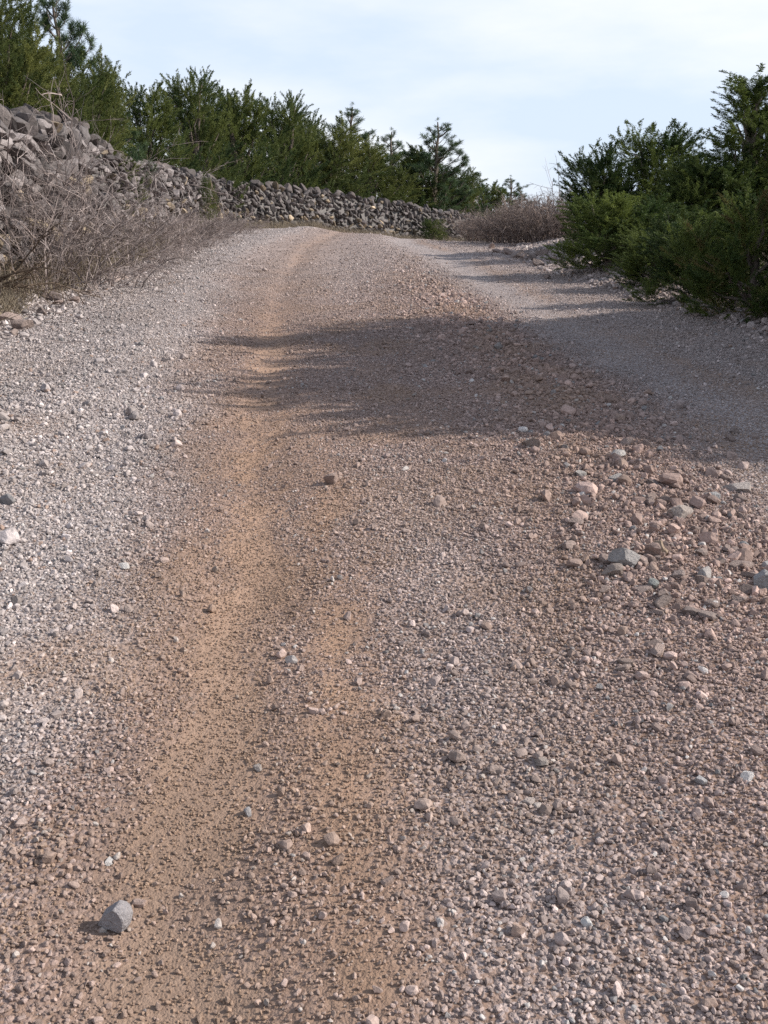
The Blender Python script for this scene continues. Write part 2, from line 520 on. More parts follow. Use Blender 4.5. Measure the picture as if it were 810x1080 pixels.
def stones_object(name, layers, label, rng):
    P, S, R, C = [], [], [], []
    for (xy, dmin, dmax, sink, dusty, power) in layers:
        n = len(xy); x, y = xy[:, 0], xy[:, 1]
        d = dmin * (dmax / dmin) ** (rng.random(n) ** power)
        s = d[:, None] * .58 * np.stack([rng.uniform(.85, 1.15, n)] * 3, -1)
        z = H(x, y) + d * .5 * rng.uniform(sink - .2, sink + .2, n)
        P.append(np.stack([x, y, z], -1)); S.append(s)
        R.append(np.stack([rng.normal(0, .35, n), rng.normal(0, .35, n), rng.uniform(0, 2 * PI, n)], -1))
        C.append(zone_colour(x, y, rng, dusty))
    P = np.concatenate(P); S = np.concatenate(S); R = np.concatenate(R); C = np.concatenate(C)
    me = bpy.data.meshes.new(name); me.vertices.add(len(P))
    me.vertices.foreach_set("co", P.astype(np.float32).ravel())
    attr(me, "sc", S, 'FLOAT_VECTOR'); attr(me, "rot", R, 'FLOAT_VECTOR'); attr(me, "tint", C, 'FLOAT_COLOR')
    me.materials.append(M_PEB)
    o = link(name, me)
    ng = bpy.data.node_groups.new(name + "_scatter", "GeometryNodeTree")
    ng.interface.new_socket("Geometry", in_out='INPUT', socket_type='NodeSocketGeometry')
    ng.interface.new_socket("Geometry", in_out='OUTPUT', socket_type='NodeSocketGeometry')
    N, L = ng.nodes, ng.links
    gi = N.new("NodeGroupInput"); go = N.new("NodeGroupOutput")
    iop = N.new("GeometryNodeInstanceOnPoints"); ci = N.new("GeometryNodeCollectionInfo")
    ci.inputs["Collection"].default_value = rock_col
    ci.inputs["Separate Children"].default_value = True; ci.inputs["Reset Children"].default_value = True
    iop.inputs["Pick Instance"].default_value = True
    rv = N.new("FunctionNodeRandomValue"); rv.data_type = 'INT'
    rv.inputs[4].default_value = 0; rv.inputs[5].default_value = 13
    a1 = N.new("GeometryNodeInputNamedAttribute"); a1.data_type = 'FLOAT_VECTOR'; a1.inputs[0].default_value = "sc"
    a2 = N.new("GeometryNodeInputNamedAttribute"); a2.data_type = 'FLOAT_VECTOR'; a2.inputs[0].default_value = "rot"
    e2r = N.new("FunctionNodeEulerToRotation")
    L.new(gi.outputs[0], iop.inputs["Points"]); L.new(ci.outputs[0], iop.inputs["Instance"])
    L.new(rv.outputs[2], iop.inputs["Instance Index"])
    L.new(a2.outputs[0], e2r.inputs[0]); L.new(e2r.outputs[0], iop.inputs["Rotation"])
    L.new(a1.outputs[0], iop.inputs["Scale"]); L.new(iop.outputs[0], go.inputs[0])
    md = o.modifiers.new("scatter", 'NODES'); md.node_group = ng
    tag(o, label, "gravel", kind="stuff")
    print(name, len(P))
    return o


rg = np.random.default_rng(11)


def d_grit(x, y):
    m = masks(x, y)
    cl = fbm(x * 14, y * 11, 67)
    return (6500 + 4500 * m["dirt"] * sstep(.3, .6, cl) + 2000 * m["soft"]) * (1 - .25 * m["grey"]) * sstep(6.2, 4.2, y)


def d_grav(x, y):
    m = masks(x, y)
    patch = .45 + 1.0 * fbm(x * 4, y * 3, 61)
    k = (1 - .88 * m["dirt"]) * (1 - .35 * m["soft"]) * np.clip(patch, .3, 1.2)
    k = np.maximum(k, .9 * m["grey"]) * (1 - .8 * m["rtr"])
    return 6400 * k * (1 - .5 * sstep(6, 15, y)) * (1 - .8 * m["verge"]) * sstep(18, 14, y)


def d_peb(x, y):
    m = masks(x, y)
    k = 150 + 450 * m["cl"] + 120 * m["grey"] + 1000 * m["cr"]
    return k * (1 - .93 * m["dirt"]) * (1 - .4 * m["soft"]) * (1 - .96 * m["rtr"]) * (1 - .55 * sstep(9, 30, y))


def d_cob(x, y):
    m = masks(x, y)
    ver = sstep(edge_r(y) - .5, edge_r(y) - .1, x) * sstep(edge_r(y) + 1, edge_r(y) + .5, x)
    vel = sstep(edge_l(y) + .7, edge_l(y) + .1, x)
    k = .8 + 85 * m["cr"] * sstep(.2, .8, m["cr"]) + 16 * m["cl"] + 280 * ver + 150 * vel
    return k * (1 - .97 * m["dirt"]) * (1 - .7 * m["soft"]) * (1 - .95 * m["rtr"]) * sstep(2.3, 3.4, y + 1.2 * (x < -.8))


stones_object("gravel", [
    (scatter(.9, 6.2, 13500, d_grit, .5, rg), .0038, .009, .5, .7, 1.3),
    (scatter(.8, 18, 7800, d_grav, .7, rg), .0062, .0155, .4, .4, 1.25),
    (scatter(.8, 32, 2000, d_peb, .7, rg), .0165, .036, .42, .35, 2.1),
    (scatter(.8, 34, 380, d_cob, .7, rg), .034, .085, .35, .25, 2.0),
], "loose grey and brown crushed limestone gravel covering the road", rg)

# single stones one can point at
LOOSE = []
for i in range(6):
    r = np.random.default_rng(300 + i)
    v, f = rock(4, r, 14, (1, r.uniform(.75, .95), r.uniform(.7, .9)), .45, .8, .012)
    me = new_mesh("stone", v, f, False); me.materials.append(M_LOOSE); LOOSE.append(me)


v, f = rock(4, np.random.default_rng(318), 7, (1, .85, .95), .40, .66, .012)
me = new_mesh('stone', v, f, False); me.materials.append(M_LOOSE); LOOSE.append(me)


def own_stone(px, py, dia, label, group=None, shape=0, rot=None, col=None, squash=(1, 1, 1), name="stone", sink=.32):
    x, y = at(px, py)
    for _ in range(4):                                    # settle on the real ground
        z = float(H(x, y)); d = ray(px, py); t = (z - CAM_H) / d[2] if d[2] < -.02 else y / d[1]
        if abs(d[1] * t - y) > 3: break
        x, y = d[0] * t, d[1] * t
    me = LOOSE[shape]
    if col is not None:
        me = me.copy(); me.materials.clear()
        me.materials.append(stone_material("coloured_stone", True, base=col, spots=False, bump=.6, scale=5.))
    r = np.random.default_rng(int(px * 7 + py))
    o = link(name, me, None, None, (x, y, float(H(x, y)) + dia * .5 * sink * squash[2]),
             rot or (r.normal(0, .3), r.normal(0, .3), r.uniform(0, 6.28)), [dia * .56 * q for q in squash])
    return tag(o, label, "stone", group)


own_stone(121, 979, .060, "large angular grey stone lying alone on the brown dirt of the wheel track", shape=6, col=(.33, .31, .32), squash=(1, .95, 1.02), rot=(.1, .35, .9), sink=.75)
own_stone(272, 811, .027, "wedge shaped pinkish grey stone beside the wheel track, upper of a pair", shape=1, col=(.36, .315, .29), squash=(1, .8, .8))
own_stone(262, 859, .026, "small bluish grey stone beside the wheel track, lower of a pair", shape=2, col=(.37, .355, .36), squash=(1, .85, 1))
own_stone(618, 976, .024, "bright white round stone among the grey gravel near the camera", shape=3, col=(.66, .64, .62))
own_stone(116, 909, .022, "small white stone above the large grey stone on the dirt", shape=4, col=(.58, .55, .53), squash=(1.2, .9, .7))
own_stone(660, 596, .115, "biggest grey faceted rock in the rubble on the right", shape=0, col=(.36, .335, .32), squash=(1.1, .85, .75), name="rock")
own_stone(698, 582, .085, "rust and tan coloured rock behind the biggest grey rock", shape=5, col=(.37, .28, .205), squash=(1.2, .8, .8), name="rock")
own_stone(648, 606, .07, "brownish rock touching the front of the biggest grey rock", shape=2, col=(.34, .28, .245), squash=(1.1, .8, .8), name="rock")
own_stone(741, 609, .065, "pale speckled round rock right of the biggest grey rock", shape=3, col=(.42, .39, .375), name="rock")
own_stone(652, 482, .085, "pale smooth rock at the shadow edge in the rubble", shape=3, col=(.45, .42, .40), squash=(1.1, .9, .75), name="rock")
own_stone(653, 507, .09, "grey flat rock below the pale smooth rock in the rubble", shape=4, col=(.30, .28, .27), squash=(1.2, .9, .6), name="rock")
own_stone(779, 518, .12, "wide pale pink rock near the right edge of the rubble", shape=1, col=(.40, .35, .325), squash=(1.1, .9, .7), name="rock")
own_stone(559, 470, .10, "brown rock alone in the shadow edge left of the rubble", shape=5, col=(.29, .24, .215), squash=(1, .9, .75), name="rock")
own_stone(717, 545, .10, "squat tan rock in the middle of the right rubble", shape=2, col=(.37, .32, .29), squash=(1.1, .9, .7), name="rock")
own_stone(803, 620, .095, "grey rock cut by the right edge of the photo", shape=0, col=(.34, .33, .33), name="rock")
own_stone(612, 502, .06, "small pale rock left of the grey flat rock", shape=1, col=(.42, .39, .36), name="rock")
own_stone(750, 527, .08, "bluish grey rock left of the wide pale pink rock", shape=4, col=(.33, .32, .32), name="rock")
own_stone(688, 620, .05, "dark greenish grey stone in front of the rubble", shape=2, col=(.25, .26, .25))
own_stone(787, 822, .034, "white edged stone near the lower right side of the road", shape=1, col=(.52, .50, .50))
own_stone(740, 826, .03, "pale blue grey stone left of the white edged stone", shape=4, col=(.40, .39, .395))
own_stone(558, 846, .034, "flat pinkish stone in the gravel at the lower middle", shape=3, col=(.42, .36, .33), squash=(1.2, .8, .6))
own_stone(570, 806, .034, "lone tan stone higher in the gravel at the lower middle", shape=5, col=(.36, .31, .28))
own_stone(132, 599, .05, "flat white stone on the pale gravel left of the wheel track", shape=3, col=(.56, .53, .51), squash=(1.3, .8, .6))
rr = np.random.default_rng(5)
n_r = 0
while n_r < 46:
    px, py = rr.uniform(560, 806), rr.uniform(455, 760)
    if rr.random() > math.exp(-((px - 735) / 110) ** 2 - ((py - 560) / 105) ** 2): continue
    own_stone(px, py, rr.uniform(.035, .07), "fist sized grey brown rock scattered in the rubble on the right of the road", "loose rocks in the right rubble",
              rr.integers(6), squash=(rr.uniform(.9, 1.3), rr.uniform(.8, 1), rr.uniform(.6, .9)), name="rock",
              col=None if rr.random() < .4 else tuple(np.array([.29, .225, .20]) * rr.uniform(.75, 1.3)))
    n_r += 1
for i in range(16):                                       # pale rubble on the right verge before the brush
    px = 520 + i * 4.6 + rr.uniform(-3, 3); py = 264 + i * 1.35 + rr.uniform(-2, 2)
    own_stone(px, py, rr.uniform(.12, .27), "pale broken rock in the row before the brown brush", "pale rocks on the right verge", rr.integers(6),
              squash=(1.1, .9, .75), name="rock", sink=.45)
for i in range(18):                                       # rubble below the left shrubs
    px = rr.uniform(5, 165); py = 338 - px * .34 + rr.uniform(-14, 12)
    own_stone(px, py, rr.uniform(.10, .24), "pale limestone rock at the foot of the left bare shrubs", "pale rocks on the left verge", rr.integers(6),
              squash=(1.2, .9, .7), name="rock", sink=.45)

# ------------------------------------------------------------------ drystone wall
WL = np.array([(-4.0, 1), (-4.2, 4), (-4.45, 8), (-4.6, 12), (-4.8, 17), (-5.2, 23), (-5.35, 29), (-4.6, 34), (-2, 39.5), (1, 44), (4.5, 48), (8.5, 51)])
tt = np.linspace(0, len(WL) - 1, 600)


def crm(pts, t):
    i = np.clip(t.astype(int), 0, len(pts) - 2); f = (t - i)[:, None]
    p0 = pts[np.clip(i - 1, 0, None)]; p1 = pts[i]; p2 = pts[i + 1]; p3 = pts[np.clip(i + 2, None, len(pts) - 1)]
    return .5 * (2 * p1 + (p2 - p0) * f + (2 * p0 - 5 * p1 + 4 * p2 - p3) * f ** 2 + (3 * p1 - p0 - 3 * p2 + p3) * f ** 3)


wp = crm(WL, tt)
ws = np.concatenate([[0], np.cumsum(np.linalg.norm(np.diff(wp, axis=0), axis=1))])
WLEN = ws[-1]


def wpos(s): return np.stack([np.interp(s, ws, wp[:, 0]), np.interp(s, ws, wp[:, 1])], -1)


def wtan(s): return norm(wpos(s + .05) - wpos(s - .05))


_wt = np.array([(-60, 118), (0, 124), (45, 120), (85, 132), (100, 150), (112, 164), (160, 175), (200, 184), (230, 191), (300, 197), (350, 203), (400, 211),
                (450, 220), (490, 227), (540, 238)])


def wheight(s):
    p = wpos(s); g = H(p[:, 0], p[:, 1])
    px = 405 + 1080 * p[:, 0] / (np.maximum(p[:, 1], 3) * cp - .6 * sp)
    top = CAM_H + p[:, 1] * np.array([ray(405, q)[2] / ray(405, q)[1] for q in np.interp(px, _wt[:, 0], _wt[:, 1])])
    h = np.where(p[:, 1] < 9, 1.5, np.clip(top - g - .06, .75, 1.75))
    return h + .14 * (fbm(s * .9, s * 0 + 3.3, 71) - .5)


rw = np.random.default_rng(21)
wall = empty("drystone_wall", (float(wpos(np.array([20.]))[0, 0]), float(wpos(np.array([20.]))[0, 1]), float(H(*wpos(np.array([20.]))[0]))))
tag(wall, "long grey drystone wall curving along the left and across the road's far end", "wall")
WO = np.array(wall.location[:])
ROCKV = [rock(2, np.random.default_rng(400 + i), 8, (1, .8, .62), .36, .8, .02) for i in range(24)]


def rot_mat(e):
    cx, sx = np.cos(e[:, 0]), np.sin(e[:, 0]); cy, sy = np.cos(e[:, 1]), np.sin(e[:, 1]); cz, sz = np.cos(e[:, 2]), np.sin(e[:, 2])
    o = np.zeros_like(cx); l = np.ones_like(cx)
    X = np.stack([np.stack([l, o, o], -1), np.stack([o, cx, -sx], -1), np.stack([o, sx, cx], -1)], -2)
    Y = np.stack([np.stack([cy, o, sy], -1), np.stack([o, l, o], -1), np.stack([-sy, o, cy], -1)], -2)
    Z = np.stack([np.stack([cz, -sz, o], -1), np.stack([sz, cz, o], -1), np.stack([o, o, l], -1)], -2)
    return Z @ Y @ X


def put_rocks(acc, pos, scl, eul, tint, rng):
    M = rot_mat(eul)
    pick = rng.integers(len(ROCKV), size=len(pos))
    for k, (v, f) in enumerate(ROCKV):
        w = np.nonzero(pick == k)[0]
        if not len(w): continue
        vv = np.einsum('nij,nvj->nvi', M[w], v[None] * scl[w][:, None]) + pos[w][:, None]
        ff = f[None] + (np.arange(len(w)) * len(v))[:, None, None]
        acc.add(vv.reshape(-1, 3), ff.reshape(-1, 3), np.repeat(tint[w], len(v), 0))


pos, scl, eul, tin = [], [], [], []
for side in (1, -1):
    for course in range(12):
        h0 = .08 + course * .145
        s = np.cumsum(rw.uniform(.15, .36, 420)) * (1 if side > 0 else 1.3); s = s[s < WLEN]
        big = .85 + .4 * (wpos(s)[:, 1] < 16)
        hh = h0 * np.where(wpos(s)[:, 1] < 16, 1.15, 1) + rw.normal(0, .03, len(s))
        k = hh < wheight(s) + .02; s = s[k]; hh = hh[k]; big = big[k]
        p = wpos(s); t = wtan(s); nrm = np.stack([t[:, 1], -t[:, 0]], -1) * side
        off = .36 - .10 * hh / 1.4 + rw.normal(0, .05, len(s))
        xy = p + nrm * off[:, None]
        pos.append(np.stack([xy[:, 0], xy[:, 1], H(p[:, 0], p[:, 1]) + hh], -1))
        scl.append(np.stack([rw.uniform(.13, .25, len(s)), rw.uniform(.12, .19, len(s)), rw.uniform(.085, .15, len(s))], -1) * big[:, None])
        lean = np.where(p[:, 1] > 28, .75, .2)
        eul.append(np.stack([rw.normal(0, .4, len(s)), rw.normal(0, .42, len(s)) + lean * rw.random(len(s)), np.arctan2(t[:, 1], t[:, 0]) + rw.normal(0, .2, len(s))], -1))
        b = np.clip(rw.lognormal(-.05, .38, len(s)), .4, 1.9)[:, None]
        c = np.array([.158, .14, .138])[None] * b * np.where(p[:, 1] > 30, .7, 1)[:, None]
        och = rw.random(len(s)) < np.where(hh < .5, .3, .04)
        c[och] = np.array([.25, .20, .145]) * b[och]
        tin.append(c)
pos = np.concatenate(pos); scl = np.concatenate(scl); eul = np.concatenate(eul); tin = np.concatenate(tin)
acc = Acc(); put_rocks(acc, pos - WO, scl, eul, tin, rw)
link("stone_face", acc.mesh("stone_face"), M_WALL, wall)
# rubble core between the two faces
sc_ = np.arange(0, WLEN, .25); p = wpos(sc_); t = wtan(sc_); nr = np.stack([t[:, 1], -t[:, 0]], -1)
hz = wheight(sc_); gz = H(p[:, 0], p[:, 1])
prof = [(.27, -.3), (.27, .5), (.17, .97), (-.17, .97), (-.27, .5), (-.27, -.3)]
V = np.stack([np.concatenate([p + nr * a, (gz + (hz * b if b > 0 else b) - .06)[:, None]], 1) for a, b in prof], 1)
ii = np.arange(len(sc_) * 6).reshape(-1, 6)
q = np.stack([ii[:-1, :-1], ii[1:, :-1], ii[1:, 1:], ii[:-1, 1:]], -1).reshape(-1, 4)
acc = Acc(); acc.add(V.reshape(-1, 3) - WO, q, np.array([.16, .15, .145]))
link("core", acc.mesh("core"), M_WALL, wall)
CAPS = []
for i in range(8):
    v, f = rock(3, np.random.default_rng(500 + i), 8, (1, .8, .72), .38, .8, .015)
    me = new_mesh("capstone", v, f, False); me.materials.append(M_CAP); CAPS.append(me)
s = 9.5
ncap = 0
while s < WLEN - .4 and ncap < 99:
    P2 = wpos(np.array([s]))[0]; t2 = wtan(np.array([s]))[0]
    nearw = P2[1] < 17
    sz = rw.uniform(.2, .3) if nearw else rw.uniform(.17, .27)
    z = float(H(*P2) + wheight(np.array([s]))[0]) + sz * .1
    lean = .3 if P2[1] < 28 else .8
    o = link("capstone", CAPS[rw.integers(8)], None, wall, (P2[0] - WO[0] + rw.normal(0, .06), P2[1] - WO[1] + rw.normal(0, .06), z - WO[2]),
             (rw.normal(0, .3), rw.normal(0, .3) + lean * rw.random(), math.atan2(t2[1], t2[0]) + rw.normal(0, .3)),
             (sz * rw.uniform(.9, 1.2), sz * .95, sz * rw.uniform(.75, 1.15)))
    s += sz * (1.75 if P2[1] < 30 else 1.9) ; ncap += 1


# ------------------------------------------------------------------ foliage
def align(d, spin):
    """matrices turning +z to d"""
    d = norm(d)
    ref = np.where(np.abs(d[:, 2:3]) > .95, np.array([1., 0, 0]), np.array([0, 0, 1.]))
    u = norm(np.cross(ref, d)); w = np.cross(d, u)
    c, s = np.cos(spin)[:, None], np.sin(spin)[:, None]
    a = u * c + w * s; b = -u * s + w * c
    return np.stack([a, b, d], -1)


def needles(P, D, L, W, rng):
    """flat diamond needles: P base, D direction, L length, W width"""
    n = len(P); D = norm(D)
    side = norm(np.cross(D, rng.normal(size=(n, 3))))
    a = P; b = P + D * (L * .45)[:, None] + side * W[:, None]; c = P + D * L[:, None]; d = P + D * (L * .45)[:, None] - side * W[:, None]
    return np.stack([a, b, c, d], 1).reshape(-1, 3)


def plume(rng, sprigs=62, per=6):
    """feathery flame-shaped juniper shoot of unit length along +z"""
    ax = grow(np.zeros((1, 3)), np.array([[0, 0, 1.]]), np.array([1.]), 8, .09, 0.0, rng)
    pos, tan, _ = sample_on(ax, sprigs, .02, 1, rng)
    t = pos[:, 2]
    az = rng.uniform(0, 2 * PI, sprigs)
    rad = np.stack([np.cos(az), np.sin(az), np.zeros(sprigs)], -1)
    d = norm(tan * rng.uniform(.9, 1.5, (sprigs, 1)) + rad * rng.uniform(.35, .8, (sprigs, 1)))
    L = .26 * (1 - .72 * t) * rng.uniform(.6, 1.25, sprigs)
    sp_ = grow(pos, d, L, 4, .15, -.15, rng)
    p2, t2, i2 = sample_on(sp_, per, .0, 1, rng)
    d2 = norm(t2 + rng.normal(size=(len(p2), 3)) * .5)
    ln = rng.uniform(.04, .075, len(p2))
    return needles(p2, d2, ln, ln * rng.uniform(.11, .19, len(p2)), rng)


def tuft(rng, n=70):
    """bottle-brush of pine needles along +z"""
    P = np.zeros((n, 3)); P[:, 2] = rng.uniform(-1.5, .15, n)
    az = rng.uniform(0, 2 * PI, n)
    d = norm(np.stack([np.cos(az) * .62, np.sin(az) * .62, rng.uniform(.45, 1.2, n)], -1))
    L = rng.uniform(.5, .8, n)
    return needles(P, d, L, L * .04, rng)


def tuft(rng, n=60):
    """pine needle tuft of about unit length along +z"""
    P = np.zeros((n, 3)); P[:, 2] = rng.uniform(-.5, .25, n)
    d = norm(rng.normal(size=(n, 3)) + np.array([0, 0, .9]))
    L = rng.uniform(.55, 1.0, n)
    return needles(P, d, L, L * .035, rng)


rt_ = np.random.default_rng(33)
PLUMES = [plume(rt_) for _ in range(7)]
TUFTS = [tuft(rt_) for _ in range(6)]


def put_cards(acc, templates, pos, dirs, size, tint, rng):
    M = align(dirs, rng.uniform(0, 2 * PI, len(pos)))
    pick = rng.integers(len(templates), size=len(pos))
    for k, v in enumerate(templates):
        w = np.nonzero(pick == k)[0]
        if not len(w): continue
        vv = np.einsum('nij,vj->nvi', M[w], v) * size[w][:, None, None] + pos[w][:, None]
        n = len(w) * len(v)
        acc.add(vv.reshape(-1, 3), np.arange(n).reshape(-1, 4), np.repeat(tint[w], len(v), 0))


def trunk_mesh(lobes, rng, r0, name="trunk"):
    """stem with limbs reaching into the lobes"""
    n = len(lobes); acc = Acc()
    top = lobes[np.argmax(lobes[:, 2])]
    k = 9; f = np.linspace(0, 1, k)[:, None]
    main = f * np.array([top[0], top[1], top[2] + .2])[None]; main[:, :2] += rng.normal(0, .03, (k, 2)) * f
    v, q = tubes(main[None], (r0 * (1 - .85 * f[:, 0]))[None], 7); acc.add(v, q)
    for lb in lobes:
        j = int(np.clip(lb[2] / max(top[2], .1) * 4, 0, 5)); S = main[j]
        pa = S + (lb - S) * np.linspace(0, 1, 6)[:, None] + rng.normal(0, .03, (6, 3)) * np.linspace(0, 1, 6)[:, None]
        v, q = tubes(pa[None], np.linspace(r0 * .5, .008, 6)[None], 5); acc.add(v, q)
    return acc.mesh(name, True)


def make_juniper(seed, H_, W_, nplume, kind, mat, plume_len=.42, dry=0.0):
    """kind: 'bush' | 'spire' | 'tree'. returns (trunk mesh, crown mesh), base at origin"""
    rng = np.random.default_rng(seed)
    lobes, rad = [], []
    if kind == 'spire':
        nl = 26
        for i in range(nl):
            t = (i + .5) / nl; z = H_ * (.10 + .86 * t); R = W_ * .5 * (1 - t) ** .75 * rng.uniform(.55, 1.1)
            a = i * 2.4 + rng.uniform(-.5, .5)
            lobes.append((R * .6 * math.cos(a), R * .6 * math.sin(a), z)); rad.append(max(.10 * W_, .45 * R + .06 * W_))
    else:
        nl = 15 if kind == 'bush' else 40
        for i in range(nl):
            a = i * 2.4 + rng.uniform(-.5, .5); t = rng.random()
            zf = (i + .3) / nl * .84 + .06
            rr_ = W_ * .42 * math.sqrt(t) * (1 - .85 * max(0, zf - .3))
            lobes.append((rr_ * math.cos(a), rr_ * math.sin(a), H_ * zf)); rad.append(W_ * (rng.uniform(.09, .23) if kind == 'bush' else rng.uniform(.075, .125)))
    lobes = np.array(lobes); rad = np.array(rad)
    w = rad ** 2; w = w / w.sum()
    li = rng.choice(len(lobes), nplume, p=w)
    d = norm(rng.normal(size=(nplume, 3)) + np.array([0, 0, .25]))
    rr_ = rad[li] * rng.uniform(.35, 1.0, nplume) ** .6
    pos = lobes[li] + d * rr_[:, None] * np.array([1, 1, 1.15])
    if kind != 'spire':
        zr = d[:, 2] * rr_ / rad[li]
        el_ = 1.3 if kind == 'bush' else 2.3
        ow = lobes[li] * np.array([1, 1, 0]) / (W_ * .5)
        pos = lobes[li] + d * rr_[:, None] * np.stack([1 - .45 * zr, 1 - .45 * zr, np.full(nplume, el_)], -1) + ow * (zr * rad[li] * .5)[:, None]
        pos[:, 2] = np.minimum(pos[:, 2], H_ * rng.uniform(.9, 1.03, nplume))
    out = norm(d + .5 * norm(lobes[li] * np.array([1, 1, 0]) + 1e-6))
    dirs = norm(out * np.array([.95, .95, .45]) + np.array([0, 0, .72]) + rng.normal(0, .3, (nplume, 3)))
    size = plume_len * rng.uniform(.6, 1.2, nplume)
    if kind == 'spire': dirs = norm(dirs + np.array([0, 0, .45]))
    lead = (rng.random(nplume) < (.3 if kind == 'bush' else .14)) & (d[:, 2] > .1)
    size[lead] *= rng.uniform(1.1, 1.7, lead.sum()); dirs[lead] = norm(dirs[lead] + np.array([0, 0, .8]))
    pos = pos - dirs * (size * .35)[:, None]
    pos[:, 2] = np.maximum(pos[:, 2], .03)
    lt = np.clip(rng.normal(.42, .33, len(lobes)), 0, 1)
    tint = np.zeros((nplume, 3)); tint[:, 0] = np.clip(lt[li] + rng.normal(0, .2, nplume), 0, 1)
    tint[:, 1] = (rng.random(nplume) < dry) * rng.uniform(.4, 1, nplume)
    acc = Acc(); put_cards(acc, PLUMES, pos, dirs, size, tint, rng)
    cm = acc.mesh("crown"); cm.materials.append(mat)
    tm = trunk_mesh(lobes, rng, .03 + .018 * H_); tm.materials.append(M_BARK)
    return tm, cm


def make_pine(seed, H_, W_, dens=1.0, mat=None, needle=.15):
    rng = np.random.default_rng(seed)
    acc_b = Acc(); acc = Acc()
    k = 10; f = np.linspace(0, 1, k)[:, None]
    main = f * np.array([rng.normal(0, .1), rng.normal(0, .1), H_ * .97])[None]; main[:, :2] += rng.normal(0, .03, (k, 2)) * f
    v, q = tubes(main[None], ((.03 + .018 * H_) * (1 - .88 * f[:, 0]))[None], 7); acc_b.add(v, q)
    S, D, L = [], [], []
    nw = int(H_ * 3.4)
    for i in range(nw):
        t = .12 + .80 * (i / (nw - 1)) ** .9
        for j in range(rng.integers(4, 6)):
            a = rng.uniform(0, 2 * PI)
            S.append(main[0] * 0 + [np.interp(t, f[:, 0], main[:, c]) for c in range(3)])
            up = .12 + .75 * t
            D.append((math.cos(a), math.sin(a), up))
            L.append(W_ * .5 * (1 - t) ** .85 * rng.uniform(.55, 1.15) + .12)
    S = np.array(S); D = np.array(D); L = np.array(L)
    P = grow(S, D, L, 7, .08, -.11, rng)
    v, q = tubes(P, np.linspace(.022, .006, 7)[None].repeat(len(P), 0) * (.5 + L[:, None] / max(L)), 4); acc_b.add(v, q)
    per = int(8 * dens)
    p2, t2, i2 = sample_on(P, per, .4, .95, rng)
    keep = rng.random(len(p2)) < np.clip((L[i2] - .22) / (W_ * .32), 0, 1)
    p2, t2 = p2[keep], t2[keep]
    d2 = norm(t2 + rng.normal(0, .6, (len(p2), 3)) * np.array([1, 1, .5]) + np.array([0, 0, .15]))
    l2 = rng.uniform(.1, .24, len(p2))
    P2 = grow(p2, d2, l2, 4, .1, -.12, rng)
    v, q = tubes(P2, np.linspace(.007, .004, 4)[None].repeat(len(P2), 0), 3); acc_b.add(v, q)
    ends = np.concatenate([P[:, -1], P2[:, -1], P2[:, 2], main[-1:] + np.array([[0, 0, .10]])])
    ed = np.concatenate([P[:, -1] - P[:, -2], P2[:, -1] - P2[:, -2], P2[:, 2] - P2[:, 1], np.array([[0, 0, 1.]])])
    ed = norm(norm(ed) + np.array([0, 0, .6]))
    n = len(ends)
    tint = np.zeros((n, 3)); tint[:, 0] = np.clip(rng.normal(.45, .25, n), 0, 1)
    put_cards(acc, TUFTS, ends, ed, needle * rng.uniform(.75, 1.25, n), tint, rng)
    cm = acc.mesh("crown"); cm.materials.append(mat or M_PINE)
    tm = acc_b.mesh("trunk", True); tm.materials.append(M_BARK)
    return tm, cm


PROTO = {
    'bush_a': make_juniper(1, 2.0, 2.0, 500, 'bush', M_JUN), 'bush_b': make_juniper(2, 2.0, 2.0, 420, 'bush', M_JUNY),
    'tree_a': make_juniper(3, 3.4, 2.4, 1100, 'tree', M_JUN, .46), 'tree_b': make_juniper(4, 3.4, 2.4, 1100, 'tree', M_JUN, .46),
    'tree_y': make_juniper(5, 3.4, 2.4, 1100, 'tree', M_JUNY, .46), 'big_y': make_juniper(6, 5.0, 3.0, 2200, 'tree', M_JUNY, .42),
    'right_a': make_juniper(7, 2.0, 2.0, 900, 'bush', M_RIGHT, .42), 'right_l': make_juniper(14, 2.0, 2.0, 900, 'bush', M_RIGHT2, .42), 'right_b': make_juniper(8, 2.0, 2.0, 900, 'bush', M_RIGHT, .42),
    'right_dry': make_juniper(9, 1.6, 2.0, 1100, 'bush', M_RIGHT2, .36, dry=.14),
    'right_tall': make_juniper(10, 3.8, 2.0, 1150, 'spire', M_RIGHT, .46),
    'pine_a': make_pine(11, 4.6, 3.2, .8, None, .13), 'pine_b': make_pine(12, 4.6, 3.0, .75, None, .13), 'pine_big': make_pine(13, 5.0, 3.6, .9, None, .14),
}
PH = {'right_l': (2, 2), 'bush_a': (2, 2), 'bush_b': (2, 2), 'tree_a': (3.4, 2.4), 'tree_b': (3.4, 2.4), 'tree_y': (3.4, 2.4), 'big_y': (5, 3), 'right_a': (2, 2),
      'right_b': (2, 2), 'right_dry': (1.6, 2), 'right_tall': (3.8, 2), 'pine_a': (4.6, 2.6), 'pine_b': (4.6, 2.4), 'pine_big': (5, 3)}


def plant(kind, x, y, h, w, label, name, cat, group=None, rz=None):
    H0, W0 = PH[kind]
    e = empty(name, (x, y, float(H(x, y)) - .04), random.uniform(0, 6.28) if rz is None else rz, (w / W0, w / W0, h / H0))
    tag(e, label, cat, group)
    link("trunk", PROTO[kind][0], None, e); link("crown", PROTO[kind][1], None, e)
    return e


def plant_px(kind, px, Y, top, wpx, label, name, cat, group=None, rz=None):
    z = zat(top, Y); x = xat(px, Y); g = float(H(x, Y))
    return plant(kind, x, Y, z - g, wpx * Y / 1080.0 * 1.0, label, name, cat, group, rz)


